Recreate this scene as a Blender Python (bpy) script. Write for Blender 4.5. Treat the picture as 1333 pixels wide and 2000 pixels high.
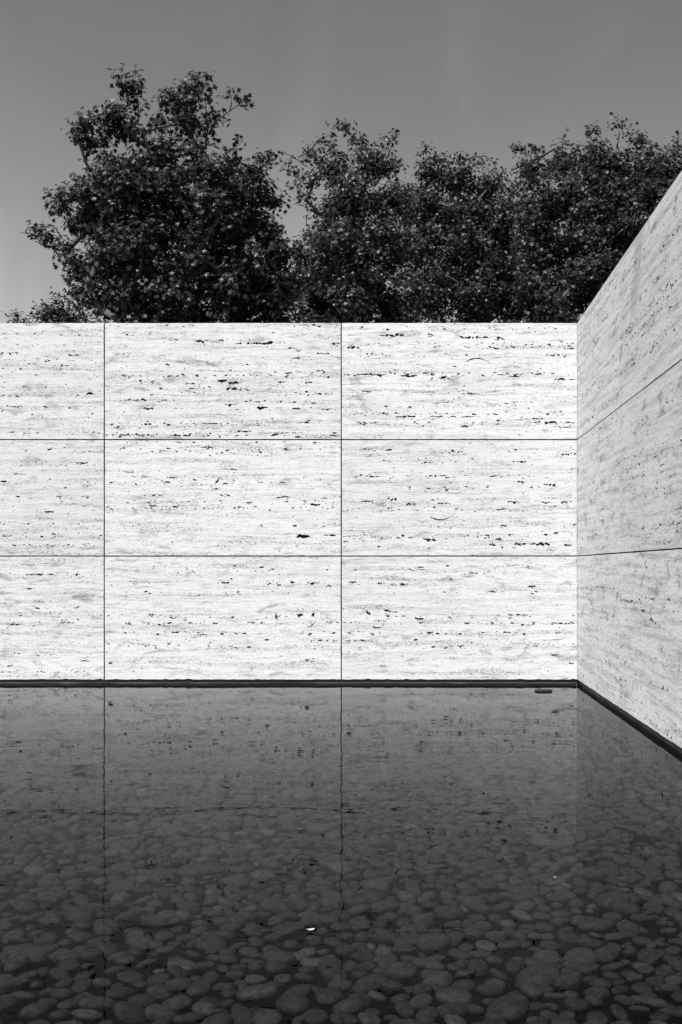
import bpy, math, random
import numpy as np
from mathutils import Vector, noise as mnoise
from mathutils.geometry import delaunay_2d_cdt

for o in list(bpy.data.objects):
    bpy.data.objects.remove(o)
scene = bpy.context.scene
COL = scene.collection
R = math.radians

# ------------------------------------------------------------------ camera
# water level is z = 0, the far wall face is the plane y = 11, the side wall face x = 1.558
FPX, CX, CY, CAMZ = 2315.0, 800.0, 1110.0, 1.07
WALL_Y, WALL_X = 11.0, 1.558
cam_d = bpy.data.cameras.new('camera')
cam = bpy.data.objects.new('camera', cam_d); COL.objects.link(cam)
cam.location = (0, 0, CAMZ); cam.rotation_euler = (R(90), 0, 0)
cam_d.sensor_fit = 'VERTICAL'; cam_d.sensor_height = 36.0; cam_d.sensor_width = 24.0
cam_d.lens = FPX / 2000 * 36
cam_d.shift_x = -(CX - 666.5) / 2000; cam_d.shift_y = (CY - 1000) / 2000
cam_d.clip_start = 0.05; cam_d.clip_end = 5000
scene.camera = cam

# ------------------------------------------------------------------ light
SUN_EL, SUN_AZ = 56.0, 211.0           # azimuth clockwise from +Y
scene.world = bpy.data.worlds.new('World'); scene.world.use_nodes = True
wn = scene.world.node_tree; wn.nodes.clear()
def wnode(t, **k):
    n = wn.nodes.new(t)
    for a, b in k.items(): setattr(n, a, b)
    return n
sky = wnode('ShaderNodeTexSky', sky_type='NISHITA', sun_disc=False)
sky.sun_elevation = R(SUN_EL); sky.sun_rotation = R(SUN_AZ)
sky.air_density = 1.0; sky.dust_density = 0.4; sky.ozone_density = 1.0
sep = wnode('ShaderNodeSeparateColor')
wn.links.new(sky.outputs[0], sep.inputs[0])
# black-and-white film through an orange filter: weights of the three channels
acc = None
for ch, w in ((0, 0.92), (1, 0.08), (2, 0.0)):
    m = wnode('ShaderNodeMath', operation='MULTIPLY_ADD')
    wn.links.new(sep.outputs[ch], m.inputs[0]); m.inputs[1].default_value = w
    if acc: wn.links.new(acc.outputs[0], m.inputs[2])
    else: m.inputs[2].default_value = 0
    acc = m
# thin cirrus veils over the whole sky
tc = wnode('ShaderNodeTexCoord')
def veil(scale, loc, sc, lo, hi, amount, dist):
    mp = wnode('ShaderNodeMapping'); mp.inputs['Scale'].default_value = sc
    mp.inputs['Location'].default_value = loc; mp.inputs['Rotation'].default_value = (0.2, 0.35, 0.1)
    wn.links.new(tc.outputs['Generated'], mp.inputs[0])
    cn = wnode('ShaderNodeTexNoise'); cn.inputs['Scale'].default_value = scale; cn.inputs['Detail'].default_value = 7
    cn.inputs['Roughness'].default_value = 0.52; cn.inputs['Distortion'].default_value = dist
    wn.links.new(mp.outputs[0], cn.inputs['Vector'])
    cr = wnode('ShaderNodeMapRange', interpolation_type='SMOOTHSTEP')
    cr.inputs[1].default_value = lo; cr.inputs[2].default_value = hi
    cr.inputs[3].default_value = 0.0; cr.inputs[4].default_value = amount
    wn.links.new(cn.outputs[0], cr.inputs[0])
    return cr
OFF = 3.4
v1 = veil(1.5, (3.1 + OFF, 0.4, 1.7), (1.3, 1.0, 1.3), 0.40, 0.66, 0.16, 0.3)
v2 = veil(4.0, (1.1 + OFF, 2.4, 0.7), (1.7, 1.0, 0.8), 0.50, 0.80, 0.30, 0.8)
cr = wnode('ShaderNodeMath', operation='ADD'); wn.links.new(v1.outputs[0], cr.inputs[0]); wn.links.new(v2.outputs[0], cr.inputs[1])
cr1 = wnode('ShaderNodeMath', operation='ADD'); wn.links.new(cr.outputs[0], cr1.inputs[0]); cr1.inputs[1].default_value = 1.0
cr = cr1
pw = wnode('ShaderNodeMath', operation='POWER'); pw.inputs[1].default_value = 1.22   # film contrast
wn.links.new(acc.outputs[0], pw.inputs[0])
cm = wnode('ShaderNodeMath', operation='MULTIPLY')
wn.links.new(pw.outputs[0], cm.inputs[0]); wn.links.new(cr.outputs[0], cm.inputs[1])
bg = wnode('ShaderNodeBackground'); bg.inputs['Strength'].default_value = 0.076
wn.links.new(cm.outputs[0], bg.inputs['Color'])
wo = wnode('ShaderNodeOutputWorld'); wn.links.new(bg.outputs[0], wo.inputs['Surface'])

sl = bpy.data.lights.new('sun', 'SUN'); sl.energy = 4.8; sl.angle = R(0.53); sl.color = (1, 1, 1)
sun = bpy.data.objects.new('sun', sl); COL.objects.link(sun)
sd = Vector((math.sin(R(SUN_AZ)) * math.cos(R(SUN_EL)), math.cos(R(SUN_AZ)) * math.cos(R(SUN_EL)), math.sin(R(SUN_EL))))
sun.rotation_euler = sd.to_track_quat('Z', 'Y').to_euler(); sun.location = sd * 60
vs = scene.view_settings
vs.view_transform = 'Standard'; vs.look = 'None'; vs.gamma = 1.0; vs.use_curve_mapping = False
vs.exposure = 0.71
scene.render.engine = 'CYCLES'
scene.cycles.max_bounces = 5; scene.cycles.diffuse_bounces = 3; scene.cycles.transparent_max_bounces = 8

# ------------------------------------------------------------------ helpers
def link_obj(name, me, mats, parent=None):
    o = bpy.data.objects.new(name, me); COL.objects.link(o)
    if me is not None and mats:
        for m in (mats if isinstance(mats, (list, tuple)) else [mats]):
            me.materials.append(m)
    if parent: o.parent = parent
    return o

def tag(o, label=None, cat=None, group=None, kind=None):
    for k, v in (('label', label), ('category', cat), ('group', group), ('kind', kind)):
        if v: o[k] = v
    return o

def empty(name, loc=(0, 0, 0), rz=0.0):
    e = bpy.data.objects.new(name, None); COL.objects.link(e)
    e.location = loc; e.rotation_euler = (0, 0, rz); e.empty_display_size = 0.2
    return e

def pydata(name, v, f, smooth=False):
    me = bpy.data.meshes.new(name); me.from_pydata(v, [], f); me.update()
    if smooth:
        me.polygons.foreach_set('use_smooth', [True] * len(me.polygons))
    return me

def box_data(x0, x1, y0, y1, z0, z1):
    v = [(x0, y0, z0), (x1, y0, z0), (x1, y1, z0), (x0, y1, z0), (x0, y0, z1), (x1, y0, z1), (x1, y1, z1), (x0, y1, z1)]
    f = [(0, 3, 2, 1), (4, 5, 6, 7), (0, 1, 5, 4), (1, 2, 6, 5), (2, 3, 7, 6), (3, 0, 4, 7)]
    return v, f

def np_mesh(name, V, F, smooth=False):
    """V (n,3) float, F (m,3) int triangles"""
    me = bpy.data.meshes.new(name)
    n, m = len(V), len(F)
    me.vertices.add(n); me.vertices.foreach_set('co', np.ascontiguousarray(V, dtype=np.float32).ravel())
    me.loops.add(m * 3); me.loops.foreach_set('vertex_index', np.ascontiguousarray(F, dtype=np.int32).ravel())
    me.polygons.add(m)
    me.polygons.foreach_set('loop_start', np.arange(0, 3 * m, 3, dtype=np.int32))
    me.polygons.foreach_set('loop_total', np.full(m, 3, dtype=np.int32))
    if smooth: me.polygons.foreach_set('use_smooth', np.ones(m, dtype=bool))
    me.update(calc_edges=True); me.validate()
    return me

class NT:
    """tiny node-tree helper"""
    def __init__(self, name):
        self.m = bpy.data.materials.new(name); self.m.use_nodes = True
        self.t = self.m.node_tree; self.t.nodes.clear()
    def n(self, typ, ins=None, **k):
        nd = self.t.nodes.new(typ)
        for a, b in k.items(): setattr(nd, a, b)
        for key, val in (ins or {}).items():
            if hasattr(val, 'links') and hasattr(val, 'is_output'): self.t.links.new(val, nd.inputs[key])
            else: nd.inputs[key].default_value = val
        return nd
    def math(self, op, a, b=0.0, c=None):
        ins = {0: a, 1: b}
        if c is not None: ins[2] = c
        return self.n('ShaderNodeMath', ins, operation=op).outputs[0]
    def rng(self, x, a, b, c, d, smooth=True):
        return self.n('ShaderNodeMapRange', {0: x, 1: a, 2: b, 3: c, 4: d},
                      interpolation_type='SMOOTHSTEP' if smooth else 'LINEAR', clamp=True).outputs[0]
    def vscale(self, v, s, off=None):
        r = self.n('ShaderNodeVectorMath', {0: v, 1: s}, operation='MULTIPLY').outputs[0]
        return r
    def vadd(self, a, b):
        return self.n('ShaderNodeVectorMath', {0: a, 1: b}, operation='ADD').outputs[0]
    def noise(self, v, scale=1.0, detail=4.0, rough=0.55, dist=0.0):
        return self.n('ShaderNodeTexNoise', {'Vector': v, 'Scale': scale, 'Detail': detail, 'Roughness': rough, 'Distortion': dist}).outputs[0]
    def mixf(self, f, a, b):
        return self.n('ShaderNodeMix', {0: f, 2: a, 3: b}, data_type='FLOAT').outputs[0]
    def grey(self, x):
        return self.n('ShaderNodeCombineColor', {0: x, 1: x, 2: x}).outputs[0]
    def out(self, s):
        self.n('ShaderNodeOutputMaterial', {'Surface': s})
        return self.m

def g(v): return (v, v, v, 1)

# ------------------------------------------------------------------ materials
def mat_travertine(name, light=0.575, contrast=1.0, streak=False, banding=0.15):
    t = NT(name)
    obc = t.n('ShaderNodeTexCoord').outputs['Object']
    rnd = t.n('ShaderNodeObjectInfo').outputs['Random']
    off = t.math('MULTIPLY', rnd, 57.0)
    offv = t.n('ShaderNodeCombineXYZ', {0: off, 1: 0.0, 2: t.math('MULTIPLY', rnd, 91.0)}).outputs[0]
    flat = t.vscale(obc, (1, 0, 1))
    p = t.vadd(flat, offv)
    # strata waver up and down
    w1 = t.noise(t.vscale(p, (1.3, 1, 2.0)), 1.0, 3, 0.5)
    w2 = t.noise(t.vscale(p, (7.0, 1, 9.0)), 1.0, 3, 0.5)
    dz = t.math('ADD', t.math('MULTIPLY', t.math('SUBTRACT', w1, 0.5), 0.07), t.math('MULTIPLY', t.math('SUBTRACT', w2, 0.5), 0.016))
    q = t.vadd(p, t.n('ShaderNodeCombineXYZ', {0: 0.0, 1: 0.0, 2: dz}).outputs[0])
    broad = t.noise(t.vscale(q, (0.35, 1, 5.0)), 1.0, 4, 0.5)
    band = t.noise(t.vscale(q, (0.9, 1, 22.0)), 1.0, 6, 0.62)
    fine = t.noise(t.vscale(q, (7.0, 1, 80.0)), 1.0, 5, 0.68)
    patch = t.noise(t.vscale(q, (4.5, 1, 13.0)), 1.0, 6, 0.6, 0.6)
    grain = t.noise(t.vscale(p, (48, 1, 95)), 1.0, 4, 0.7)
    # tone
    tone = t.math('MULTIPLY', t.rng(band, 0.42, 0.64, 0.0, 1.0), banding * contrast)
    tone = t.math('ADD', tone, t.math('MULTIPLY', t.rng(fine, 0.47, 0.66, 0.0, 1.0), 0.26 * contrast))
    pm = t.math('MULTIPLY', t.rng(patch, 0.53, 0.66, 0.0, 1.0), t.rng(broad, 0.40, 0.58, 0.25, 1.0))
    tone = t.math('ADD', tone, t.math('MULTIPLY', pm, 0.36 * contrast))
    tone = t.math('ADD', tone, t.math('MULTIPLY', t.math('SUBTRACT', grain, 0.5), 0.85))
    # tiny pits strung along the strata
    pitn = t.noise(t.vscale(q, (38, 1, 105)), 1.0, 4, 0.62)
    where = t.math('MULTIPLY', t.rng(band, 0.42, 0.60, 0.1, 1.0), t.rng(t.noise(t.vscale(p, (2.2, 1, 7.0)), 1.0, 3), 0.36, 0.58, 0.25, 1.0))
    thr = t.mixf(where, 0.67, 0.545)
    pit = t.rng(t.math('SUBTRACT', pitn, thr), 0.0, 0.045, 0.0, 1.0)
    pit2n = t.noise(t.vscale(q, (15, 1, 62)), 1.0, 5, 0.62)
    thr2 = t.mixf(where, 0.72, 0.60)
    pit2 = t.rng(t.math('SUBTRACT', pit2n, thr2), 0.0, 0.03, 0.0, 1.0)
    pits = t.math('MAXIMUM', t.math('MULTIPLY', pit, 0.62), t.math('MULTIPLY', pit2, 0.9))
    alb = t.math('MULTIPLY', t.math('SUBTRACT', 1.0, t.math('MINIMUM', tone, 0.62)), light)
    panel = t.rng(rnd, 0, 1, 0.95, 1.04, False)
    alb = t.math('MULTIPLY', alb, panel)
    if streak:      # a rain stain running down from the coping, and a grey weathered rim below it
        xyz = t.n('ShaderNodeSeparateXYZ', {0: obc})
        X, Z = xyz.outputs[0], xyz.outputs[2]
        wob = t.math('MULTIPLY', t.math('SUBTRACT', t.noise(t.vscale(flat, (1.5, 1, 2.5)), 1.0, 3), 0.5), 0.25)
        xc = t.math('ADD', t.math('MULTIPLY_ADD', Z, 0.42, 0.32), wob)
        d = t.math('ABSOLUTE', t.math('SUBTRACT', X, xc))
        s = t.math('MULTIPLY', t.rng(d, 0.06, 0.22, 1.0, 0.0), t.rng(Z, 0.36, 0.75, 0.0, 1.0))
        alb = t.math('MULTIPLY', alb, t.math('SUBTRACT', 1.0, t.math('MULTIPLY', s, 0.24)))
    alb = t.mixf(pits, alb, 0.05)  # shade of the small pits painted in as dark flecks
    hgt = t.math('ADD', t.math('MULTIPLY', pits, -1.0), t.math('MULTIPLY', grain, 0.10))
    bump = t.n('ShaderNodeBump', {'Height': hgt, 'Strength': 0.55, 'Distance': 0.006}).outputs[0]
    b = t.n('ShaderNodeBsdfPrincipled', {'Base Color': t.grey(alb), 'Roughness': 0.62, 'Normal': bump, 'Specular IOR Level': 0.25})
    return t.out(b.outputs[0])

def mat_simple(name, lo, hi, scale=(6, 6, 6), rough=0.8, bump=0.3, bdist=0.01, spec=0.3, detail=6):
    t = NT(name)
    p = t.vscale(t.n('ShaderNodeTexCoord').outputs['Object'], scale)
    n1 = t.noise(p, 1.0, detail, 0.6); 
    alb = t.rng(n1, 0.3, 0.7, lo, hi, False)
    bm = t.n('ShaderNodeBump', {'Height': n1, 'Strength': bump, 'Distance': bdist}).outputs[0]
    b = t.n('ShaderNodeBsdfPrincipled', {'Base Color': t.grey(alb), 'Roughness': rough, 'Normal': bm, 'Specular IOR Level': spec})
    return t.out(b.outputs[0])

def mat_pebble(name, attr):
    t = NT(name)
    p = t.n('ShaderNodeTexCoord').outputs['Object']
    if attr:
        r = t.n('ShaderNodeAttribute', attribute_name='tone').outputs['Fac']
        sa, sb = 45.0, 170.0
    else:
        r = t.n('ShaderNodeObjectInfo').outputs['Random']
        sa, sb = 2.0, 7.5
    off = t.n('ShaderNodeCombineXYZ', {0: t.math('MULTIPLY', r, 37.0), 1: t.math('MULTIPLY', r, 11.0), 2: 0.0}).outputs[0]
    q = t.vadd(p, off)
    n1 = t.noise(q, sa, 5, 0.62, 0.5)
    n2 = t.noise(q, sb, 4, 0.65)
    base = t.math('ADD', t.rng(r, 0, 1, 0.050, 0.072, False), t.math('MULTIPLY', t.math('POWER', r, 14.0), 0.05))
    alb = t.math('MULTIPLY', base, t.rng(n1, 0.3, 0.72, 0.45, 1.6, False))
    alb = t.math('MULTIPLY', alb, t.rng(n2, 0.3, 0.7, 0.6, 1.4, False))
    bm = t.n('ShaderNodeBump', {'Height': t.math('MULTIPLY_ADD', n2, 0.3, n1), 'Strength': 0.8, 'Distance': 0.01}).outputs[0]
    b = t.n('ShaderNodeBsdfPrincipled', {'Base Color': t.grey(alb), 'Roughness': 0.75, 'Normal': bm, 'Specular IOR Level': 0.1})
    return t.out(b.outputs[0])

def mat_water():
    t = NT('still_water')
    p = t.n('ShaderNodeTexCoord').outputs['Object']
    a = t.noise(t.vscale(p, (1.0, 1.35, 1)), 1.7, 2, 0.5, 0.3)
    b_ = t.noise(t.vscale(p, (1.0, 0.8, 1)), 7.5, 2, 0.5, 0.2)
    c = t.noise(t.vscale(p, (1.6, 0.7, 1)), 34.0, 2, 0.5)
    h = t.math('ADD', t.math('MULTIPLY', a, 0.62), t.math('MULTIPLY', b_, 0.085))
    h = t.math('ADD', h, t.math('MULTIPLY', c, 0.004))
    bm = t.n('ShaderNodeBump', {'Height': h, 'Strength': 1.0, 'Distance': 0.0042}).outputs[0]
    fr = t.n('ShaderNodeFresnel', {'IOR': 1.333}).outputs[0]
    # reflections cut as through a polarising filter
    fac = t.math('MINIMUM', t.math('MULTIPLY', t.math('POWER', fr, 2.25), 1.36), 1.0)
    gl = t.n('ShaderNodeBsdfGlossy', {'Color': g(1.0), 'Roughness': 0.0, 'Normal': bm})
    tr = t.n('ShaderNodeBsdfTransparent', {'Color': g(0.425)})
    mx = t.n('ShaderNodeMixShader', {0: fac, 1: tr.outputs[0], 2: gl.outputs[0]})
    return t.out(mx.outputs[0])

def mat_leaf(name, base, gloss=0.42):
    t = NT(name)
    r = t.n('ShaderNodeAttribute', attribute_name='tone').outputs['Fac']
    alb = t.rng(r, 0, 1, base * 0.7, base * 1.35, False)
    b = t.n('ShaderNodeBsdfPrincipled', {'Base Color': t.grey(alb), 'Roughness': gloss, 'Specular IOR Level': 0.28})
    tl = t.n('ShaderNodeBsdfTranslucent', {'Color': t.grey(t.math('MULTIPLY', alb, 0.8))})
    mx = t.n('ShaderNodeMixShader', {0: 0.25, 1: b.outputs[0], 2: tl.outputs[0]})
    return t.out(mx.outputs[0])

M_TRAV = mat_travertine('travertine')
M_TRAV_S = mat_travertine('travertine_weathered', light=0.585, contrast=1.1, banding=0.22)
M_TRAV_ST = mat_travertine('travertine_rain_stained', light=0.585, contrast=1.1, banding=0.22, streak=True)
M_VOID = mat_simple('void_shade_dirt', 0.015, 0.05, (60, 60, 60), 0.95, 0.4, 0.004, 0.0)  # shade inside the cavities painted into this dark dirt colour
M_CORE = mat_simple('dark_mortar', 0.02, 0.035, (20, 20, 20), 0.95, 0.2, 0.004, 0.0)
M_PLINTH = mat_simple('wet_plinth_stone', 0.02, 0.075, (3, 3, 160), 0.6, 0.5, 0.004, 0.3)
M_BACK = mat_simple('travertine_rear', 0.42, 0.6, (2, 2, 30), 0.7, 0.2, 0.003, 0.2)
M_BED = mat_simple('pool_bed_shade', 0.003, 0.007, (25, 25, 25), 0.9, 0.6, 0.02, 0.0)  # near-black bed colour paints in the crevice shade between pebbles
M_PEB = mat_pebble('wet_pebble', False)
M_PEBS = mat_pebble('wet_pebbles_far', True)
M_WATER = mat_water()
M_GROUND = mat_simple('park_ground', 0.06, 0.12, (0.5, 0.5, 0.5), 0.95, 0.4, 0.1, 0.0)
M_PAVE = mat_simple('travertine_paving', 0.42, 0.58, (2, 18, 2), 0.7, 0.2, 0.003, 0.2)
M_BARK = mat_simple('plane_bark', 0.025, 0.15, (1.6, 1.6, 0.8), 0.85, 0.4, 0.02, 0.1)
M_FLOAT = mat_simple('black_rubber', 0.006, 0.016, (30, 30, 30), 0.7, 0.2, 0.003, 0.2)
M_DRY = mat_simple('dry_leaf', 0.35, 0.6, (60, 60, 60), 0.6, 0.3, 0.002, 0.3)
M_LEAF_A = mat_leaf('leaf_dark', 0.020, 0.45)
M_LEAF_B = mat_leaf('leaf_pale', 0.030, 0.40)
M_LEAF_C = mat_leaf('leaf_mid', 0.024, 0.42)

# ------------------------------------------------------------------ setting: ground, pool
Zs = [0.039, 1.184, 2.265, 3.346]         # undersides and tops of the three courses
BED_Z = -0.17
gv, gf = [(-2500, -2500, -0.6), (2500, -2500, -0.6), (2500, 2500, -0.6), (-2500, 2500, -0.6)], [(0, 1, 2, 3)]
tag(link_obj('ground', pydata('ground', gv, gf), M_GROUND), kind='structure')
bed = link_obj('pool_bed', pydata('pool_bed', *box_data(-9, WALL_X + 0.02, 0.9, WALL_Y + 0.02, -0.5, BED_Z)), M_BED)
tag(bed, kind='structure')
wv = [(-9, 0.9, 0), (WALL_X + 0.014, 0.9, 0), (WALL_X + 0.014, WALL_Y + 0.014, 0), (-9, WALL_Y + 0.014, 0)]
tag(link_obj('water', pydata('water', wv, [(0, 1, 2, 3)]), M_WATER), kind='structure')
tag(link_obj('terrace', pydata('terrace', *box_data(-9, WALL_X, -6, 0.88, -0.5, 0.08)), M_PAVE), kind='structure')

# ------------------------------------------------------------------ travertine walls
def blob(cx, cz, w, h, tilt, rng, n=None):
    n = n or (7 if w < 0.03 else 13)
    pts = []
    ph = rng.uniform(0, 6.28)
    sk = rng.uniform(-0.35, 0.35)
    for i in range(n):
        a = 2 * math.pi * (i + rng.uniform(-0.25, 0.25)) / n
        r = 1 + 0.25 * math.sin(2 * a + ph) + rng.uniform(-0.45, 0.45)
        x = 0.5 * w * math.cos(a) * (0.9 + rng.uniform(-0.1, 0.1)); z = 0.5 * h * math.sin(a) * r
        x += sk * z * 2
        pts.append((x, z))
    c, s = math.cos(tilt), math.sin(tilt)
    return [(cx + x * c - z * s, cz + x * s + z * c) for x, z in pts]

def arc(cx, cz, w, th, sag, rng):
    top, bot = [], []
    lean = rng.uniform(0.25, 0.5) * sag
    for i in range(11):
        u = i / 10 * 2 - 1
        z = -sag * u * u - lean * u + rng.uniform(-0.0012, 0.0012)
        hh = 0.5 * th * (0.25 + 0.75 * max(0, 1 - ((u + 0.35) / 0.9) ** 2)) * rng.uniform(0.4, 0.9) + 0.001
        top.append((cx + u * w / 2, cz + z + hh)); bot.append((cx + u * w / 2, cz + z - hh))
    return bot + top[::-1]

def big_void(cx, cz, w, h, tilt, rng):
    """a string of overlapping ragged blobs tapering to its ends, with crumbs scattered around it"""
    out = []
    asp = w / h
    c, s = math.cos(tilt), math.sin(tilt)
    def put(u, dz, ww, hh, tl):
        out.append(blob(cx + u * c - dz * s, cz + u * s + dz * c, ww, hh, tilt + tl, rng))
    k = max(3, int(asp * 0.95))
    flat = rng.choice((-1, 1)) * 0.22 * h           # one lip is straighter than the other
    for i in range(k):
        if asp > 7 and rng.random() < 0.30: continue
        u = ((i + 0.5) / k - 0.5) * w + rng.uniform(-.25, .25) * w / k
        e = 1 - 0.5 * abs(2 * u / w) ** 1.5
        hh = h * rng.uniform(0.35, 1.0) * e
        put(u, flat * (1 - hh / h) * 2 + rng.uniform(-.12, .12) * h, w / k * rng.uniform(0.7, 1.9), hh, rng.gauss(0, 0.16))
    for i in range(rng.randint(4, 9)):
        d = rng.uniform(0.006, 0.015)
        put(rng.gauss(0, 0.5) * (w + 0.05), rng.gauss(0, 0.8) * h + rng.uniform(-.006, .006), d, d * rng.uniform(.35, .8), rng.gauss(0, .3))
    return out

def random_voids(w, h, rng, dens=1.0):
    out = []
    rows = [(rng.uniform(0.02, h - 0.02), rng.gammavariate(1.1, 0.9), rng.uniform(-0.006, 0.006)) for _ in range(20)]
    for z0, wt, sl_ in rows:
        n = int(20 * wt * dens + rng.random())
        c0, c1 = rng.uniform(0, w), rng.uniform(0.2, 0.8) * w
        for _ in range(n):
            x = rng.uniform(0, w) if rng.random() < 0.45 else rng.gauss(c0, c1 * 0.4)
            ww = min(0.075, max(0.007, rng.lognormvariate(math.log(0.0135), 0.6)))
            hh = min(0.014, max(0.0035, ww * rng.uniform(0.2, 0.55)))
            z = z0 + sl_ * x + rng.gauss(0, 0.009)
            out.append((x, z, ww, hh, rng.gauss(0, 0.1)))
    for _ in range(int(120 * dens)):
        ww = rng.uniform(0.006, 0.018)
        out.append((rng.uniform(0, w), rng.uniform(0, h), ww, ww * rng.uniform(.3, .7), rng.gauss(0, .2)))
    return out

def inside(poly, w, h, m=0.005):
    return all(m < x < w - m and m < z < h - m for x, z in poly)

def outline(w, h, rng, rough_bottom):
    pts = []
    nx, nz = max(4, int(w / 0.035)), max(4, int(h / 0.12))
    j = 0.0009
    for i in range(nx):
        zz = rng.uniform(-j, j)
        if rough_bottom:
            zz = rng.uniform(-0.002, 0.002) + (rng.uniform(0.003, 0.007) if rng.random() < 0.14 else 0)
        pts.append((w * i / nx, zz))
    for i in range(nz): pts.append((w + rng.uniform(-j, j), h * i / nz))
    for i in range(nx): pts.append((w * (1 - i / nx), h + rng.uniform(-j, j)))
    for i in range(nz): pts.append((0 + rng.uniform(-j, j), h * (1 - i / nz)))
    return pts

def panel_mesh(name, w, h, polys, rng, rough_bottom=False, thick=0.06):
    vc = [Vector(p) for p in outline(w, h, rng, rough_bottom)]
    faces = [list(range(len(vc)))]
    for poly in polys:
        if not inside(poly, w, h, 0.012 if rough_bottom else 0.004): continue
        k = len(vc); vc += [Vector(p) for p in poly]; faces.append(list(range(k, k + len(poly))))
    ov, oe, of, _, _, fo = delaunay_2d_cdt(vc, [], faces, 1, 1e-5)
    V = []; F = []; MI = []
    front = {}; deep = {}
    def fv(i):
        if i not in front:
            front[i] = len(V); V.append((ov[i].x, 0.0, ov[i].y))
        return front[i]
    def dv(i):
        if i not in deep:
            d = 0.022 + 0.014 * mnoise.noise(Vector((ov[i].x * 19, ov[i].y * 31, 3.3)))
            deep[i] = len(V); V.append((ov[i].x, d, ov[i].y))
        return deep[i]
    ed = {}
    for tri, src in zip(of, fo):
        hole = any(s > 0 for s in src)
        a, b, c = tri[0], tri[1], tri[2]
        for k in range(len(tri)):
            e = (tri[k], tri[(k + 1) % len(tri)])
            ed.setdefault((min(e), max(e)), []).append((hole, e))
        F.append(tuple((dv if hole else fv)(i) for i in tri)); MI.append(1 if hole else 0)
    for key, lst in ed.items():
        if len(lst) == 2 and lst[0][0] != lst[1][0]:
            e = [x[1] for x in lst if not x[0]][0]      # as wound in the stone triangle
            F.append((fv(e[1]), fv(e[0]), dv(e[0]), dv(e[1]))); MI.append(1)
        elif len(lst) == 1 and not lst[0][0]:
            e = lst[0][1]
            a, b = e
            i0 = len(V); V.append((ov[a].x, thick, ov[a].y)); V.append((ov[b].x, thick, ov[b].y))
            F.append((fv(b), fv(a), i0, i0 + 1)); MI.append(0)
    i0 = len(V)
    V += [(0.001, thick, 0.001), (w - 0.001, thick, 0.001), (w - 0.001, thick, h - 0.001), (0.001, thick, h - 0.001)]
    F.append((i0 + 1, i0, i0 + 3, i0 + 2)); MI.append(0)
    me = bpy.data.meshes.new(name); me.from_pydata(V, [], F)
    me.polygons.foreach_set('material_index', MI); me.update()
    return me

# cavities read off the far wall: centre, width, height in photograph pixels, slope in degrees
FAR = [(339,665,18,4),(396,667,28,5),(433,666,9,5),(495,670,70,5),(523,669,22,7),(655,672,18,5),(580,700,14,5),(585,686,8,3),
 (434,744,19,5),(456,749,19,7,8),(453,760,18,8,6),(373,748,16,4),(550,747,20,4),(603,749,12,7),(275,745,5,6),(299,746,6,4),
 (285,780,82,5),(451,791,22,4),(512,797,22,6),(579,797,15,5),(638,800,22,4),(290,798,20,5),(285,828,20,5),(418,828,60,4),
 (350,850,52,4),(478,843,28,4),(250,850,60,3),(560,846,60,3),(630,690,30,4),(240,690,30,4),
 (406,873,24,4),(240,875,12,5),(330,875,10,4),(456,915,11,7),(255,921,18,4),(336,934,22,4),(425,938,3,17,-8),(275,932,40,3),(420,955,12,4),
 (440,968,20,5),(554,969,22,7),(617,987,22,6,-8),(634,972,12,4),(218,993,8,7),(300,967,40,4),(118,971,7,9),(590,1047,30,7),(650,1048,30,7),
 (177,768,20,5),(20,690,34,4),(60,845,30,4),(120,715,30,4),(30,795,26,4),(150,693,30,4),(95,1000,20,4),(40,925,22,4),(160,905,26,4),(15,1046,18,4),
 (765,653,46,8),(842,655,11,6),(942,658,98,6),(972,662,30,4),(695,733,46,5),(738,733,30,5),(800,735,33,5),(869,737,23,6),(1004,734,22,4),
 (1103,740,42,5),(717,765,22,4),(919,768,38,4),(797,813,46,4),(890,815,98,5),(718,827,46,5),(908,832,15,6),(1105,833,26,4),(1050,818,20,4),
 (690,678,24,6),(1080,695,26,5),(1020,786,40,3),(875,785,20,4),(1115,680,12,5),
 (895,884,19,5,6),(1111,888,32,5),(838,902,19,5),(1016,903,28,5),(860,930,42,4),(1075,948,21,7),(1018,942,12,5),(766,976,19,7),(802,983,19,5),
 (867,984,24,5),(717,978,22,4),(1002,981,24,5),(1067,983,20,6),(1106,982,22,5),(838,1055,24,5,-6),(962,1063,12,6),(1016,1063,21,6),(1057,1064,38,8),(1110,1064,16,5),
 (677,1056,11,5),(710,878,12,4),(730,930,30,4),
 (572,1138,9,6),(609,1140,20,6),(642,1143,9,6),(545,1140,10,9),(525,1141,8,6),(585,1203,13,7),(613,1202,6,11),(610,1222,15,5,38),(492,1215,12,5),
 (540,1203,6,12),(440,1139,16,4),(400,1240,18,3),(300,1200,30,4),(600,1290,10,4),
 (790,1139,14,8),(767,1143,6,6),(745,1140,16,5),(690,1138,14,4),(718,1199,10,12,-20),(763,1193,28,5,-10),(758,1204,6,9),(742,1212,22,4),
 (840,1236,14,5),(925,1120,14,4),(1000,1200,60,4),(1105,1218,30,5),(1040,1145,16,5),(900,1262,16,4),(1085,1280,14,4),(820,1210,20,5),(960,1155,22,4),
 (80,1123,56,5),(150,1123,14,4),(55,1150,14,4),(130,1215,34,4),(30,1220,20,4),(165,1290,16,4),(20,1302,12,5),(75,1175,20,3)]
ARCS = [(936,700,50,3,9),(865,1015,48,3,-9),(740,1226,24,4,-5),(640,1100,60,2,2)]

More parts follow.
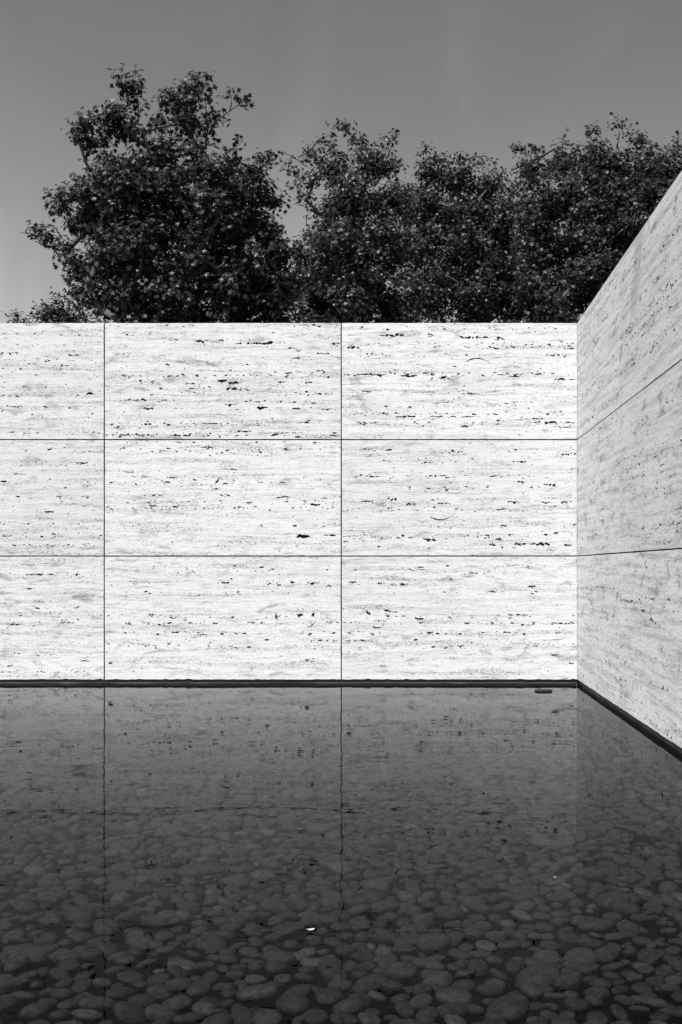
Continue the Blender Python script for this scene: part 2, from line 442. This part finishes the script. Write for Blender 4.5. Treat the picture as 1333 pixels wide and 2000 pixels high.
def build_far_wall():
    root = empty('travertine_wall', (-0.632, WALL_Y, 0))
    tag(root, 'bright sunlit travertine wall facing the viewer across the pool, trees above it', 'wall')
    sc = WALL_Y / FPX
    toX = lambda px: (px - CX) * sc
    toZ = lambda py: CAMZ + (CY - py) * sc
    xs = [-9.432, -7.232, -5.031, -2.831, -0.632, WALL_X - 0.003]
    G = 0.0056
    for r in range(3):
        for c in range(5):
            rng = random.Random(100 * r + c + 7)
            x0, x1 = xs[c] + G, xs[c + 1] - (G if c < 4 else 0)
            z0, z1 = Zs[r] + (G if r else 0), Zs[r + 1] - (G if r < 2 else 0)
            w, h = x1 - x0, z1 - z0
            polys = []
            if r == 0 and c == 3: base = random_voids(w, h, random.Random(904))
            elif r == 0 and c == 4:       # book-matched with its neighbour
                base = [(w - v[0], v[1], v[2], v[3], -v[4]) for v in random_voids(w, h, random.Random(904)) if rng.random() < 0.8]
            else: base = random_voids(w, h, rng, 1.25 if r == 2 else (1.1 if r == 1 else 0.9))
            for v in base: polys.append(blob(*v, rng))
            for f in FAR:
                X, Z = toX(f[0]) - x0, toZ(f[1]) - z0
                if -0.05 < X < w + 0.05 and 0 < Z < h:
                    polys += big_void(X, Z, f[2] * sc, f[3] * sc * 1.05, R(f[4]) if len(f) > 4 else 0, rng)
            for f in ARCS:
                X, Z = toX(f[0]) - x0, toZ(f[1]) - z0
                if 0 < X < w and 0 < Z < h: polys.append(arc(X, Z, f[2] * sc, f[3] * sc, f[4] * sc, rng))
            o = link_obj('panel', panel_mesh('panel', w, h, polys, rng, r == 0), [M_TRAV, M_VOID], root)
            o.location = (x0 + 0.632, 0, z0)
    v, f = box_data(-9.43 + 0.632, WALL_X + 0.632 - 0.003, 0.062, 0.2, Zs[0] + 0.01, Zs[3] - 0.012)
    link_obj('wall_core', pydata('wall_core', v, f), M_CORE, root)
    v, f = box_data(-9.43 + 0.632, WALL_X + 0.632 - 0.003, 0.202, 0.262, -0.55, Zs[3] - 0.001)
    link_obj('rear_facing', pydata('rear_facing', v, f), M_BACK, root)
    e = 0.0008
    mortar(root, [(xs[c] - G + e + 0.632, xs[c] + G - e + 0.632, 0.007, 0.058, Zs[0] + 0.012, Zs[3] - 0.002) for c in range(1, 5)])
    for z in Zs[1:3]:
        mortar(root, [(xs[c] + G + 0.632 + e, xs[c + 1] - G + 0.632 - e, 0.0072, 0.0578, z - G + e, z + G - e) for c in range(5)])
    link_obj('plinth', plinth_mesh(9.43 + WALL_X - 0.005, 5), M_PLINTH, root).location = (-9.43 + 0.632, 0.016, 0)

def mortar(root, boxes):
    for b in boxes:
        link_obj('mortar_joint', pydata('mortar_joint', *box_data(*b)), M_CORE, root)

def plinth_mesh(length, seed):
    """rough dark footing with three thin ledges, local x along the wall"""
    rng = random.Random(seed)
    prof = [(0.010, -0.58), (0.010, -0.002), (0.0, 0.001), (0.0, 0.012), (0.003, 0.014), (0.002, 0.024), (0.006, 0.026), (0.008, 0.034), (0.17, 0.0345)]
    n = int(length / 0.12); V = []; F = []
    for i in range(n + 1):
        for j, (y, z) in enumerate(prof):
            k = 0 if j in (0, 8) else 0.0022
            V.append((length * i / n, y + rng.uniform(-k, k), z + rng.uniform(-k, k) * .6))
    m = len(prof)
    for i in range(n):
        for j in range(m - 1):
            a = i * m + j
            F.append((a, a + m, a + m + 1, a + 1))
    return pydata('plinth', V, F)

def build_side_wall():
    root = empty('travertine_wall', (WALL_X, WALL_Y, 0), R(-90))
    tag(root, 'greyer travertine wall running toward the viewer along the right side of the pool', 'wall')
    G = 0.0048; g2 = 0.0012
    xs = [-0.26, 2.2, 4.4, 6.6, 8.8, 11.0]
    extra = {(0, 0): [(0.55,0.62,.10,.05,.5),(0.85,0.80,.16,.05,.3),(0.35,0.72,.03,.02,0)],
             (0, 1): [(0.3,0.80,.22,.04,-.1),(1.2,0.70,.30,.05,-.1),(0.1,0.45,.05,.06,0.3),(0.25,0.36,.09,.05,.4),(0.9,0.75,.2,.035,0)],
             (1, 1): [(0.9,0.50,.20,.03,0),(1.5,0.52,.25,.03,0),(0.5,0.62,.06,.05,1.2),(1.3,0.8,.2,.02,0),(0.7,0.1,.3,.018,0)],
             (2, 1): [(1.3,0.62,.25,.035,0),(0.3,0.50,.06,.03,.5),(1.2,0.2,.2,.02,0)]}
    for r in range(3):
        for c in range(5):
            rng = random.Random(1000 + 100 * r + c)
            x0, x1 = xs[c] + g2, xs[c + 1] - g2
            z0, z1 = Zs[r] + (G if r else 0), Zs[r + 1] - (G if r < 2 else 0)
            w, h = x1 - x0, z1 - z0
            polys = [blob(*v, rng) for v in random_voids(w, h, rng, 1.7 if r else 1.2)]
            for v in extra.get((r, c), []): polys += big_void(*v[:2], v[2] * .7, v[3] * .55, v[4], rng)
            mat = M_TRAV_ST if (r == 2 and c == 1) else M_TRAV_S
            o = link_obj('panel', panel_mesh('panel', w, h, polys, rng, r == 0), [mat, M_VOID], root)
            o.location = (x0, 0, z0)
    v, f = box_data(-0.25, 11.0, 0.062, 0.2, Zs[0] + 0.01, Zs[3] - 0.012)
    link_obj('wall_core', pydata('wall_core', v, f), M_CORE, root)
    v, f = box_data(-0.25, 11.0, 0.202, 0.262, -0.55, Zs[3] - 0.001)
    link_obj('rear_facing', pydata('rear_facing', v, f), M_BACK, root)
    mortar(root, [(xs[c] + 0.002, xs[c + 1] - 0.002, 0.007, 0.058, z - G + 0.0008, z + G - 0.0008) for z in Zs[1:3] for c in range(5)])
    link_obj('plinth', plinth_mesh(11.2, 9), M_PLINTH, root).location = (-0.2, 0.016, 0)

build_far_wall()
build_side_wall()

# ------------------------------------------------------------------ pebbles on the pool bed
def ico(sub):
    import bmesh
    bm = bmesh.new(); bmesh.ops.create_icosphere(bm, subdivisions=sub, radius=1.0)
    bm.verts.ensure_lookup_table()
    V = np.array([v.co[:] for v in bm.verts]); F = np.array([[v.index for v in f.verts] for f in bm.faces]); bm.free()
    return V, F

def pebble_shape(V, seed):
    rng = np.random.default_rng(seed)
    out = V.copy()
    for _ in range(8):         # broad facets and hollows, then a worn oval
        d = rng.normal(size=3); d /= np.linalg.norm(d)
        s = V @ d
        out *= (1 + rng.uniform(-0.30, 0.14) * np.clip(s, 0, 1) ** 1.5)[:, None]
    out = np.sign(out) * np.abs(out) ** rng.uniform(0.78, 1.0)
    asp = rng.uniform(0.60, 0.95)
    return out * np.array([1.0, asp, rng.uniform(0.30, 0.44)])

def build_pebbles():
    rng = np.random.default_rng(11)
    V2, F2 = ico(3); V1, F1 = ico(2)
    # dart throwing with a size per stone, coarse grid for neighbours
    pts = []; cell = 0.09; grid = {}
    y = 0
    for _ in range(230000):
        yy = rng.uniform(1.7, 10.97)
        xl, xr = -0.346 * yy - 2.3, min(WALL_X - 0.02, 0.231 * yy + 0.9)
        xx = rng.uniform(-6.15, WALL_X - 0.02)
        if not xl < xx < xr: continue
        r = float(np.clip(rng.lognormal(math.log(0.040), 0.26), 0.023, 0.070))
        ok = True
        ci, cj = int(xx // cell), int(yy // cell)
        for i in range(ci - 2, ci + 3):
            for j in range(cj - 2, cj + 3):
                for (ax, ay, ar) in grid.get((i, j), ()):
                    if (ax - xx) ** 2 + (ay - yy) ** 2 < (0.77 * (ar + r)) ** 2: ok = False; break
                if not ok: break
            if not ok: break
        if ok:
            grid.setdefault((ci, cj), []).append((xx, yy, r)); pts.append((xx, yy, r))
    pts = np.array(pts)
    inv = (pts[:, 0] > -0.346 * pts[:, 1]) & (pts[:, 0] < 0.231 * pts[:, 1]) & (pts[:, 1] > 2.75)
    size = np.where(inv, pts[:, 2] / pts[:, 1] ** 1.3, -1)
    order = np.argsort(-size); near = set(order[:300].tolist())
    NVAR = 14
    shapes_hi = [pebble_shape(V2, s) for s in range(NVAR)]
    shapes_lo = [pebble_shape(V1, s) for s in range(NVAR)]
    meshes = []
    for s in range(NVAR):
        me = np_mesh('pebble', shapes_hi[s], F2, True); me.materials.append(M_PEB); meshes.append(me)
    bigV = []; bigF = []; tone = []; base = 0
    for i, (x, y, r) in enumerate(pts):
        k = int(rng.integers(NVAR)); rz = rng.uniform(0, 6.283)
        tx, ty = rng.normal(0, 0.16, 2)
        s = r * rng.uniform(1.0, 1.14)
        z = BED_Z + s * 0.34 + rng.uniform(0, 0.014)
        if i in near:
            o = bpy.data.objects.new('pebble', meshes[k]); COL.objects.link(o)
            o.location = (x, y, z); o.rotation_euler = (tx, ty, rz); o.scale = (s, s, s); o.parent = bed
            continue
        c, sn = math.cos(rz), math.sin(rz)
        A = np.array([[c, -sn, 0], [sn, c, 0], [0, 0, 1]])
        B = np.array([[1, 0, ty], [0, 1, -tx], [-ty, tx, 1]])
        P = (shapes_lo[k] * s) @ (B @ A).T + np.array([x, y, z])
        bigV.append(P); bigF.append(F1 + base); base += len(P); tone.append(np.full(len(P), rng.uniform(0, 1)))
    # a lower layer that fills the gaps between the stones
    Vlow, Flow = ico(1)
    for _ in range(400):
        y = rng.uniform(1.8, 10.9); x = rng.uniform(max(-4.7, -0.346 * y - 0.9), min(WALL_X - 0.02, 0.231 * y + 0.9))
        s = rng.uniform(0.022, 0.05); sh = Vlow * np.array([1, rng.uniform(.6, .95), 0.5]) * s
        rz = rng.uniform(0, 6.283); c, sn = math.cos(rz), math.sin(rz)
        P = sh @ np.array([[c, -sn, 0], [sn, c, 0], [0, 0, 1]]).T + np.array([x, y, BED_Z + s * 0.1])
        bigV.append(P); bigF.append(Flow + base); base += len(P); tone.append(np.full(len(P), rng.uniform(0, 1)))
    me = np_mesh('pebbles', np.concatenate(bigV), np.concatenate(bigF), True)
    at = me.attributes.new('tone', 'FLOAT', 'POINT'); at.data.foreach_set('value', np.concatenate(tone).astype(np.float32))
    o = link_obj('pebbles', me, M_PEBS, bed); o['kind'] = 'stuff'
    print('pebbles', len(pts), 'tris', sum(len(f) for f in bigF))
build_pebbles()

# ------------------------------------------------------------------ trees
def leaf_template(kind):
    if kind == 'plane':       # five pointed lobes, folded along the midrib
        ang = [-90, -28, 8, 36, 63, 90, 117, 144, 172, 208]
        rad = [0.26, 0.82, 0.45, 1.0, 0.50, 1.12, 0.50, 1.0, 0.45, 0.82]
        pts = [(r * math.cos(R(a)), r * math.sin(R(a))) for a, r in zip(ang, rad)]
        V = [(0, 0, 0)] + [(x, y, 0.22 * abs(x) - 0.10 * (x * x + y * y)) for x, y in pts]
        V = V[1:]; F = [(0, i, i + 1) for i in range(1, len(pts) - 1)]
    else:                     # slim pointed leaf
        V = [(0, 0, 0), (0.28, 0.5, 0.06), (0.22, 1.0, 0.05), (0, 1.5, -0.1), (-0.22, 1.0, 0.05), (-0.28, 0.5, 0.06), (0, 0.75, 0)]
        F = [(6, 0, 1), (6, 1, 2), (6, 2, 3), (6, 3, 4), (6, 4, 5), (6, 5, 0)]
    return np.array(V, dtype=np.float32), np.array(F, dtype=np.int32)

def rot_from(normal, spin):
    n = normal / np.linalg.norm(normal, axis=1, keepdims=True)
    ref = np.where(np.abs(n[:, 2:3]) < 0.95, np.array([[0, 0, 1.0]]), np.array([[1.0, 0, 0]]))
    u = np.cross(ref, n); u /= np.linalg.norm(u, axis=1, keepdims=True)
    v = np.cross(n, u)
    c, s = np.cos(spin)[:, None], np.sin(spin)[:, None]
    return np.stack([u * c + v * s, -u * s + v * c, n], axis=2)    # columns

def leaves_mesh(name, pos, nrm, size, rng, kind='plane'):
    T, F = leaf_template(kind)
    n = len(pos)
    Rm = rot_from(nrm, rng.uniform(0, 6.283, n))
    P = np.einsum('nij,vj->nvi', Rm, T) * size[:, None, None] + pos[:, None, :]
    Fa = F[None] + (np.arange(n) * len(T))[:, None, None]
    me = np_mesh(name, P.reshape(-1, 3), Fa.reshape(-1, 3))
    at = me.attributes.new('tone', 'FLOAT', 'POINT')
    at.data.foreach_set('value', np.repeat(rng.uniform(0, 1, n) ** 1.4, len(T)).astype(np.float32))
    return me

class Tubes:
    def __init__(self): self.V = []; self.F = []
    def path(self, pts, radii, sides=6):
        n0 = len(self.V)
        for i, p in enumerate(pts):
            d = (pts[min(i + 1, len(pts) - 1)] - pts[max(i - 1, 0)])
            d = d.normalized() if d.length > 1e-6 else Vector((0, 0, 1))
            ref = Vector((1, 0, 0)) if abs(d.x) < 0.9 else Vector((0, 1, 0))
            u = d.cross(ref).normalized(); v = d.cross(u)
            for k in range(sides):
                a = 2 * math.pi * k / sides
                self.V.append(tuple(p + (u * math.cos(a) + v * math.sin(a)) * radii[i]))
        for i in range(len(pts) - 1):
            for k in range(sides):
                a, b = n0 + i * sides + k, n0 + i * sides + (k + 1) % sides
                self.F.append((a, b, b + sides, a + sides))
        self.F.append(tuple(n0 + (len(pts) - 1) * sides + k for k in range(sides)))
    def mesh(self, name): return pydata(name, self.V, self.F, True)

def build_tree(name, Y, trunk_px, lobes, label, leafmat, seed, leaf=0.105, dens=1.0, twigs=(), group=None, depth=3.0, kind='plane', trunk_r=0.32, cat='tree'):
    rng = np.random.default_rng(seed); prng = random.Random(seed)
    sc = Y / FPX
    GZ = -0.6
    bx = (trunk_px - CX) * sc
    root = empty(name, (bx, Y, GZ))
    toL = lambda px, py, dy=0.0: Vector(((px - CX) * sc - bx, dy, CAMZ + (CY - py) * sc - GZ))
    # lobes in metres with a place in depth
    L = []
    cxm = sum(l[0] for l in lobes) / len(lobes)
    halfw = max(abs(l[0] - cxm) for l in lobes) + 1
    for l in lobes:
        px, py, r = l[:3]
        e = max(0.0, 1 - (abs(px - cxm) / halfw) ** 2)
        topk = min(1.0, max(0.15, (py - min(q[1] for q in lobes)) / 220))
        if len(l) > 3: dys = [l[3]]
        elif r >= 32:
            dys = [-depth * e * topk * prng.uniform(0.55, 1.0), prng.uniform(-.25, .25) * depth * e]
            if py > 330: dys.append(depth * e * prng.uniform(0.35, 0.8))
        else: dys = [prng.uniform(-0.35, 0.35) * depth * e]
        for dy in dys: L.append((toL(px + prng.uniform(-4, 4), py + prng.uniform(-4, 4), dy), r * sc * prng.uniform(0.92, 1.06)))
    # skeleton: trunk, then limbs grown out to every lobe
    zmin = min(p.z for p, _ in L); ztop = max(p.z for p, _ in L)
    fork = max(1.5, ztop * 0.30)
    nodes = [(Vector((0, 0, 0)), -1)]
    nt = 6
    for i in range(1, nt + 1):
        nodes.append((Vector((prng.uniform(-.08, .08), prng.uniform(-.08, .08), fork * i / nt)), len(nodes) - 1))
    load = {}
    ends = []
    for p, r in sorted(L, key=lambda q: (q[0] - Vector((0, 0, fork))).length):
        best = min(range(nt - 1, len(nodes)), key=lambda i: (nodes[i][0] - p).length + max(0, nodes[i][0].z - p.z + 0.3) * 2.2)
        s = nodes[best][0]; prev = best
        k = max(2, int((p - s).length / 0.7))
        mid = (s + p) / 2 + Vector((prng.uniform(-.3, .3), prng.uniform(-.3, .3), -0.08 * (p - s).length))
        for i in range(1, k + 1):
            u = i / k
            q = s * (1 - u) ** 2 + mid * 2 * u * (1 - u) + p * u * u
            q += Vector([prng.uniform(-.05, .05) for _ in range(3)])
            nodes.append((q, prev)); prev = len(nodes) - 1
        ends.append((prev, r))
    cnt = [0.0] * len(nodes)
    for e, r in ends:
        i = e
        while i >= 0: cnt[i] += r * r; i = nodes[i][1]
    kk = trunk_r / math.sqrt(cnt[0])
    rad = [max(0.014, kk * math.sqrt(c)) for c in cnt]
    tt = Tubes(); tt.path([nodes[i][0] for i in range(nt + 1)], [rad[i] * (1.35 if i == 0 else 1) for i in range(nt + 1)], 10)
    link_obj('trunk', tt.mesh('trunk'), M_BARK, root)
    bt = Tubes()
    for i in range(nt + 1, len(nodes)):
        p = nodes[i][1]
        bt.path([nodes[p][0], nodes[i][0]], [min(rad[p], rad[i] * 1.25), rad[i]], 6)
    # twig tips through each lobe, each carrying a spray of leaves
    P = []; N = []; S = []
    for c, r in L:
        r2 = max(0.55 * r, r - leaf * 2.2)
        nc = max(2, int(dens * (16 * r2 * r2 + 5 * r2)))
        d = rng.normal(size=(nc, 3)); d /= np.linalg.norm(d, axis=1, keepdims=True)
        rr = r2 * rng.uniform(0.15, 1.0, nc) ** 0.45
        tips = np.array(c[:]) + d * rr[:, None]
        for j in range(nc):
            tip = Vector(tips[j])
            b0 = c + (tip - c) * 0.1
            bt.path([b0, (b0 + tip) / 2 + Vector((0, 0, prng.uniform(-.06, .1))), tip], [0.018, 0.012, 0.005], 3)
            m = int(rng.integers(22, 40))
            g3 = np.clip(rng.normal(0, 1, (m, 3)), -1.7, 1.7) * np.array([1.0, 1.0, 0.75]) * leaf * 2.0 * rng.uniform(0.75, 1.2)
            q = tips[j] + g3
            out = 0.6 * d[j] + 0.7 * g3 / (np.linalg.norm(g3, axis=1, keepdims=True) + 1e-6)
            nn = out * 0.6 + np.array([0, -0.25, 0.55]) + rng.normal(0, 0.38, (m, 3))
            P.append(q); N.append(nn); S.append(leaf * rng.uniform(0.65, 1.2, m))
    for tw in twigs:      # bare shoots with a tuft at the end
        pts = [toL(px, py, tw.get('dy', 0.0)) for px, py in tw['p']]
        rs = [tw.get('r', 0.035) * (1 - 0.6 * i / (len(pts) - 1)) for i in range(len(pts))]
        bt.path(pts, rs, 5)
        if tw.get('n', 0):
            q = np.array(pts[-1][:]) + rng.normal(0, 1, (tw['n'], 3)) * tw.get('s', 0.17)
            P.append(q); N.append(rng.normal(0, 0.6, (tw['n'], 3)) + np.array([0, -0.3, 0.6])); S.append(leaf * rng.uniform(0.7, 1.2, tw['n']))
    link_obj('branches', bt.mesh('branches'), M_BARK, root)
    P = np.concatenate(P); N = np.concatenate(N); S = np.concatenate(S)
    cr_ = link_obj('crown', leaves_mesh('crown', P, N, S, rng, kind), leafmat, root)
    cr_['kind'] = 'stuff'
    print(name, 'leaves', len(P))
    return tag(root, label, cat, group)

LEFT = [(265,182,20),(243,182,17),(272,212,24),(228,242,40),(190,266,36),(160,284,25),(255,258,30),(268,165,9),
 (345,174,31),(375,168,29),(400,184,28),(350,212,36),(395,215,26),(424,226,16),(372,258,34),(408,262,15),(330,262,30),(298,290,32),
 (455,293,22),(442,330,30),(480,330,26),(520,322,14),(500,370,38),(538,385,20),(470,400,46),
 (185,352,24),(158,376,28),(230,366,42),(285,345,38),(340,330,46),(388,330,40),(430,380,45),
 (150,425,38),(98,463,20),(76,458,9),(120,488,28),(200,430,55),(280,420,65),(370,430,65),(450,450,58),(520,455,40),(540,500,40),
 (158,528,34),(230,520,58),(320,520,66),(410,530,66),(490,540,58),(545,560,40),(196,588,40),(280,600,58),(370,610,58),(460,610,58),(535,610,45),
 (230,690,60),(340,700,70),(450,700,70),(540,690,50)]
build_tree('plane_tree', 38.0, 375, LEFT, 'tallest dark plane tree at left with ragged crown and a bare twig at its top', M_LEAF_A, 21, leaf=0.118, dens=1.7,
    twigs=[dict(p=[(402,292),(404,240),(400,180)], r=.05), dict(p=[(406,262),(425,235),(448,217)], r=.045),
           dict(p=[(448,217),(464,206),(480,198)], r=.025, n=26, s=.13), dict(p=[(450,215),(452,202),(452,186)], r=.025, n=30, s=.14),
           dict(p=[(400,260),(385,232),(370,208)], r=.05), dict(p=[(300,300),(275,280),(255,270)], r=.05),
           dict(p=[(440,300),(462,285),(463,273)], r=.03, n=14, s=.1), dict(p=[(505,330),(528,315),(536,309)], r=.02, n=12, s=.12),
           dict(p=[(375,170),(376,158),(374,149)], r=.02, n=12, s=.10), dict(p=[(95,465),(78,458),(68,452)], r=.02, n=14, s=.1)],
    group='trees behind the far wall', depth=3.2)

T2 = [(675,262,19),(703,282,20),(760,274,14),(640,285,18),(612,310,22),(575,325,18),(580,358,20),(620,368,30),(660,328,36),(720,328,42),(765,325,32),
 (600,398,18),(642,425,38),(700,400,52),(770,400,50),(615,468,30),(592,508,34),(660,490,55),(740,480,60),(580,560,42),(640,570,58),(720,560,60),(600,615,45),(690,620,60),(770,610,50),
 (620,690,60),(720,700,70)]
build_tree('plane_tree', 46.0, 690, T2, 'paler plane tree in the middle with bare arching twigs on its left edge', M_LEAF_B, 32, leaf=0.108, dens=1.5,
    twigs=[dict(p=[(600,325),(572,305),(553,298)], r=.04, n=4, s=.1), dict(p=[(575,310),(600,300),(612,302)], r=.03), dict(p=[(600,300),(625,272),(650,260)], r=.045, n=6, s=.15),
           dict(p=[(628,330),(612,345),(606,360)], r=.05), dict(p=[(598,440),(600,425),(606,415)], r=.02),
           dict(p=[(760,300),(766,280),(768,264)], r=.03, n=20, s=.16), dict(p=[(720,300),(712,278),(706,268)], r=.03, n=10, s=.15)],
    group='trees behind the far wall', depth=3.2)

T3 = [(830,308,17),(862,308,17),(895,322,18),(935,318,14),(975,335,20),(845,345,38),(900,358,38),(950,368,38),(830,400,50),(900,420,55),(970,430,50),
 (830,480,55),(910,500,60),(980,510,55),(850,570,60),(930,590,60),(1000,590,50),(850,690,70),(960,690,70),(798,352,30,1.5),(800,400,38,1.0),(795,460,45,1.0),(800,540,50,1.0),(795,600,50,1.0),(1000,350,26,1.5),(1005,400,40,1.0),(1005,470,45,1.0),(1000,545,50,1.0)]
build_tree('plane_tree', 52.0, 900, T3, 'lowest dense plane tree behind the wall between the two wider crowns', M_LEAF_C, 43, leaf=0.110, dens=1.4,
    twigs=[dict(p=[(895,320),(925,306),(948,304),(962,316)], r=.05, n=8, s=.15), dict(p=[(870,500),(882,545),(890,600)], r=.09), dict(p=[(865,578),(893,592)], r=.06, dy=-3.6),
           dict(p=[(880,400),(888,440),(892,470)], r=.12)],
    group='trees behind the far wall', depth=3.0)

T4 = [(1020,288,16),(1055,283,16),(1040,330,36),(1095,287,22),(1145,277,18),(1110,330,42),(1165,310,36),(1206,262,18),(1240,282,24),(1280,282,22),(1318,285,18),
 (1190,340,45),(1250,330,42),(1310,330,45),(1060,400,55),(1130,400,60),(1210,400,60),(1290,390,60),(1050,480,60),(1130,480,60),(1210,470,60),(1050,560,60),(1130,560,60),(1080,620,60),
 (1380,330,60),(1400,420,70),(1300,470,70),(1200,570,70),(1100,700,70),(1220,680,70),(1330,590,70)]
build_tree('plane_tree', 47.0, 1180, T4, 'wide plane tree at right, partly hidden by the sloping top of the side wall', M_LEAF_C, 54, leaf=0.110, dens=1.4,
    twigs=[dict(p=[(1205,290),(1210,262),(1209,243)], r=.04, n=4, s=.1), dict(p=[(1000,330),(1060,305),(1090,285)], r=.08), dict(p=[(1160,350),(1178,332),(1182,320)], r=.09),
           dict(p=[(1300,300),(1318,278),(1326,266)], r=.03, n=12, s=.15), dict(p=[(1100,300),(1098,275),(1102,262)], r=.03, n=10, s=.12)],
    group='trees behind the far wall', depth=3.0)

SH = [(112,610,16),(122,594,11),(135,620,16),(88,620,14),(150,612,10),(100,618,14),(165,624,10),(120,640,30),(60,650,20),(150,660,30),(36,632,9)]
build_tree('young_tree', 28.0, 110, SH, 'small young tree showing only its top above the wall at far left', M_LEAF_A, 65, leaf=0.085, dens=9.0,
    twigs=[dict(p=[(125,600),(115,580),(106,569)], r=.012, n=5, s=.05), dict(p=[(60,650),(42,628),(33,620)], r=.014, n=16, s=.07),
           dict(p=[(90,625),(72,620),(66,614)], r=.012, n=10, s=.06), dict(p=[(115,605),(100,604),(92,602)], r=.01, n=10, s=.05), dict(p=[(150,610),(158,598),(160,590)], r=.01, n=8, s=.05)],
    group=None, depth=1.0, kind='slim', trunk_r=0.09)

# ------------------------------------------------------------------ small things on the water
def build_float():
    X, Y = (1062 - CX) / FPX * 10.3, 10.3
    root = empty('pool_float', (X, Y, 0)); 
    tag(root, 'small dark oblong float with rounded ends on the water beside the corner', 'float')
    V = []; F = []
    L_, r = 0.079, 0.030
    rings = [(-0.014, 0.45), (-0.011, 0.75), (-0.005, 0.95), (0.002, 1.0), (0.009, 0.95), (0.015, 0.75), (0.019, 0.4)]
    n = 24
    for z, s in rings:
        for k in range(n):
            a = 2 * math.pi * k / n
            cx = (L_ - r) * (1 if math.cos(a) > 0 else -1)
            V.append((cx + r * s * math.cos(a), r * s * math.sin(a), z))
    for i in range(len(rings) - 1):
        for k in range(n):
            a, b = i * n + k, i * n + (k + 1) % n
            F.append((a, b, b + n, a + n))
    F.append(tuple(range((len(rings) - 1) * n, len(rings) * n))); F.append(tuple(reversed(range(n))))
    link_obj('body', pydata('body', V, F, True), M_FLOAT, root)
build_float()

def build_leaf(px, py, ln, rz, label):
    y = CAMZ * FPX / (py - CY); x = (px - CX) / FPX * y
    V = []; F = []
    n = 7
    for i in range(n + 1):
        u = i / n
        w = ln * 0.28 * math.sin(math.pi * min(1, u * 0.96 + 0.02)) ** 0.8
        z = 0.002 + 0.22 * ln * (2 * u - 1) ** 2
        V += [(ln * (u - 0.5), -w, z + w * 0.5), (ln * (u - 0.5), 0, z), (ln * (u - 0.5), w, z + w * 0.5)]
    for i in range(n):
        for k in range(2):
            a = i * 3 + k; F.append((a, a + 1, a + 4, a + 3))
    o = link_obj('fallen_leaf', pydata('fallen_leaf', V, F, True), M_DRY)
    o.location = (x, y, 0.0015); o.rotation_euler = (0, 0, rz)
    tag(o, label, 'leaf', 'leaves floating on the pool')
build_leaf(607, 1820, 0.026, 0.3, 'pale curled leaf floating on the water in the middle foreground')
build_leaf(1084, 1716, 0.012, 1.0, 'tiny pale leaf scrap on the water in front of the side wall reflection')
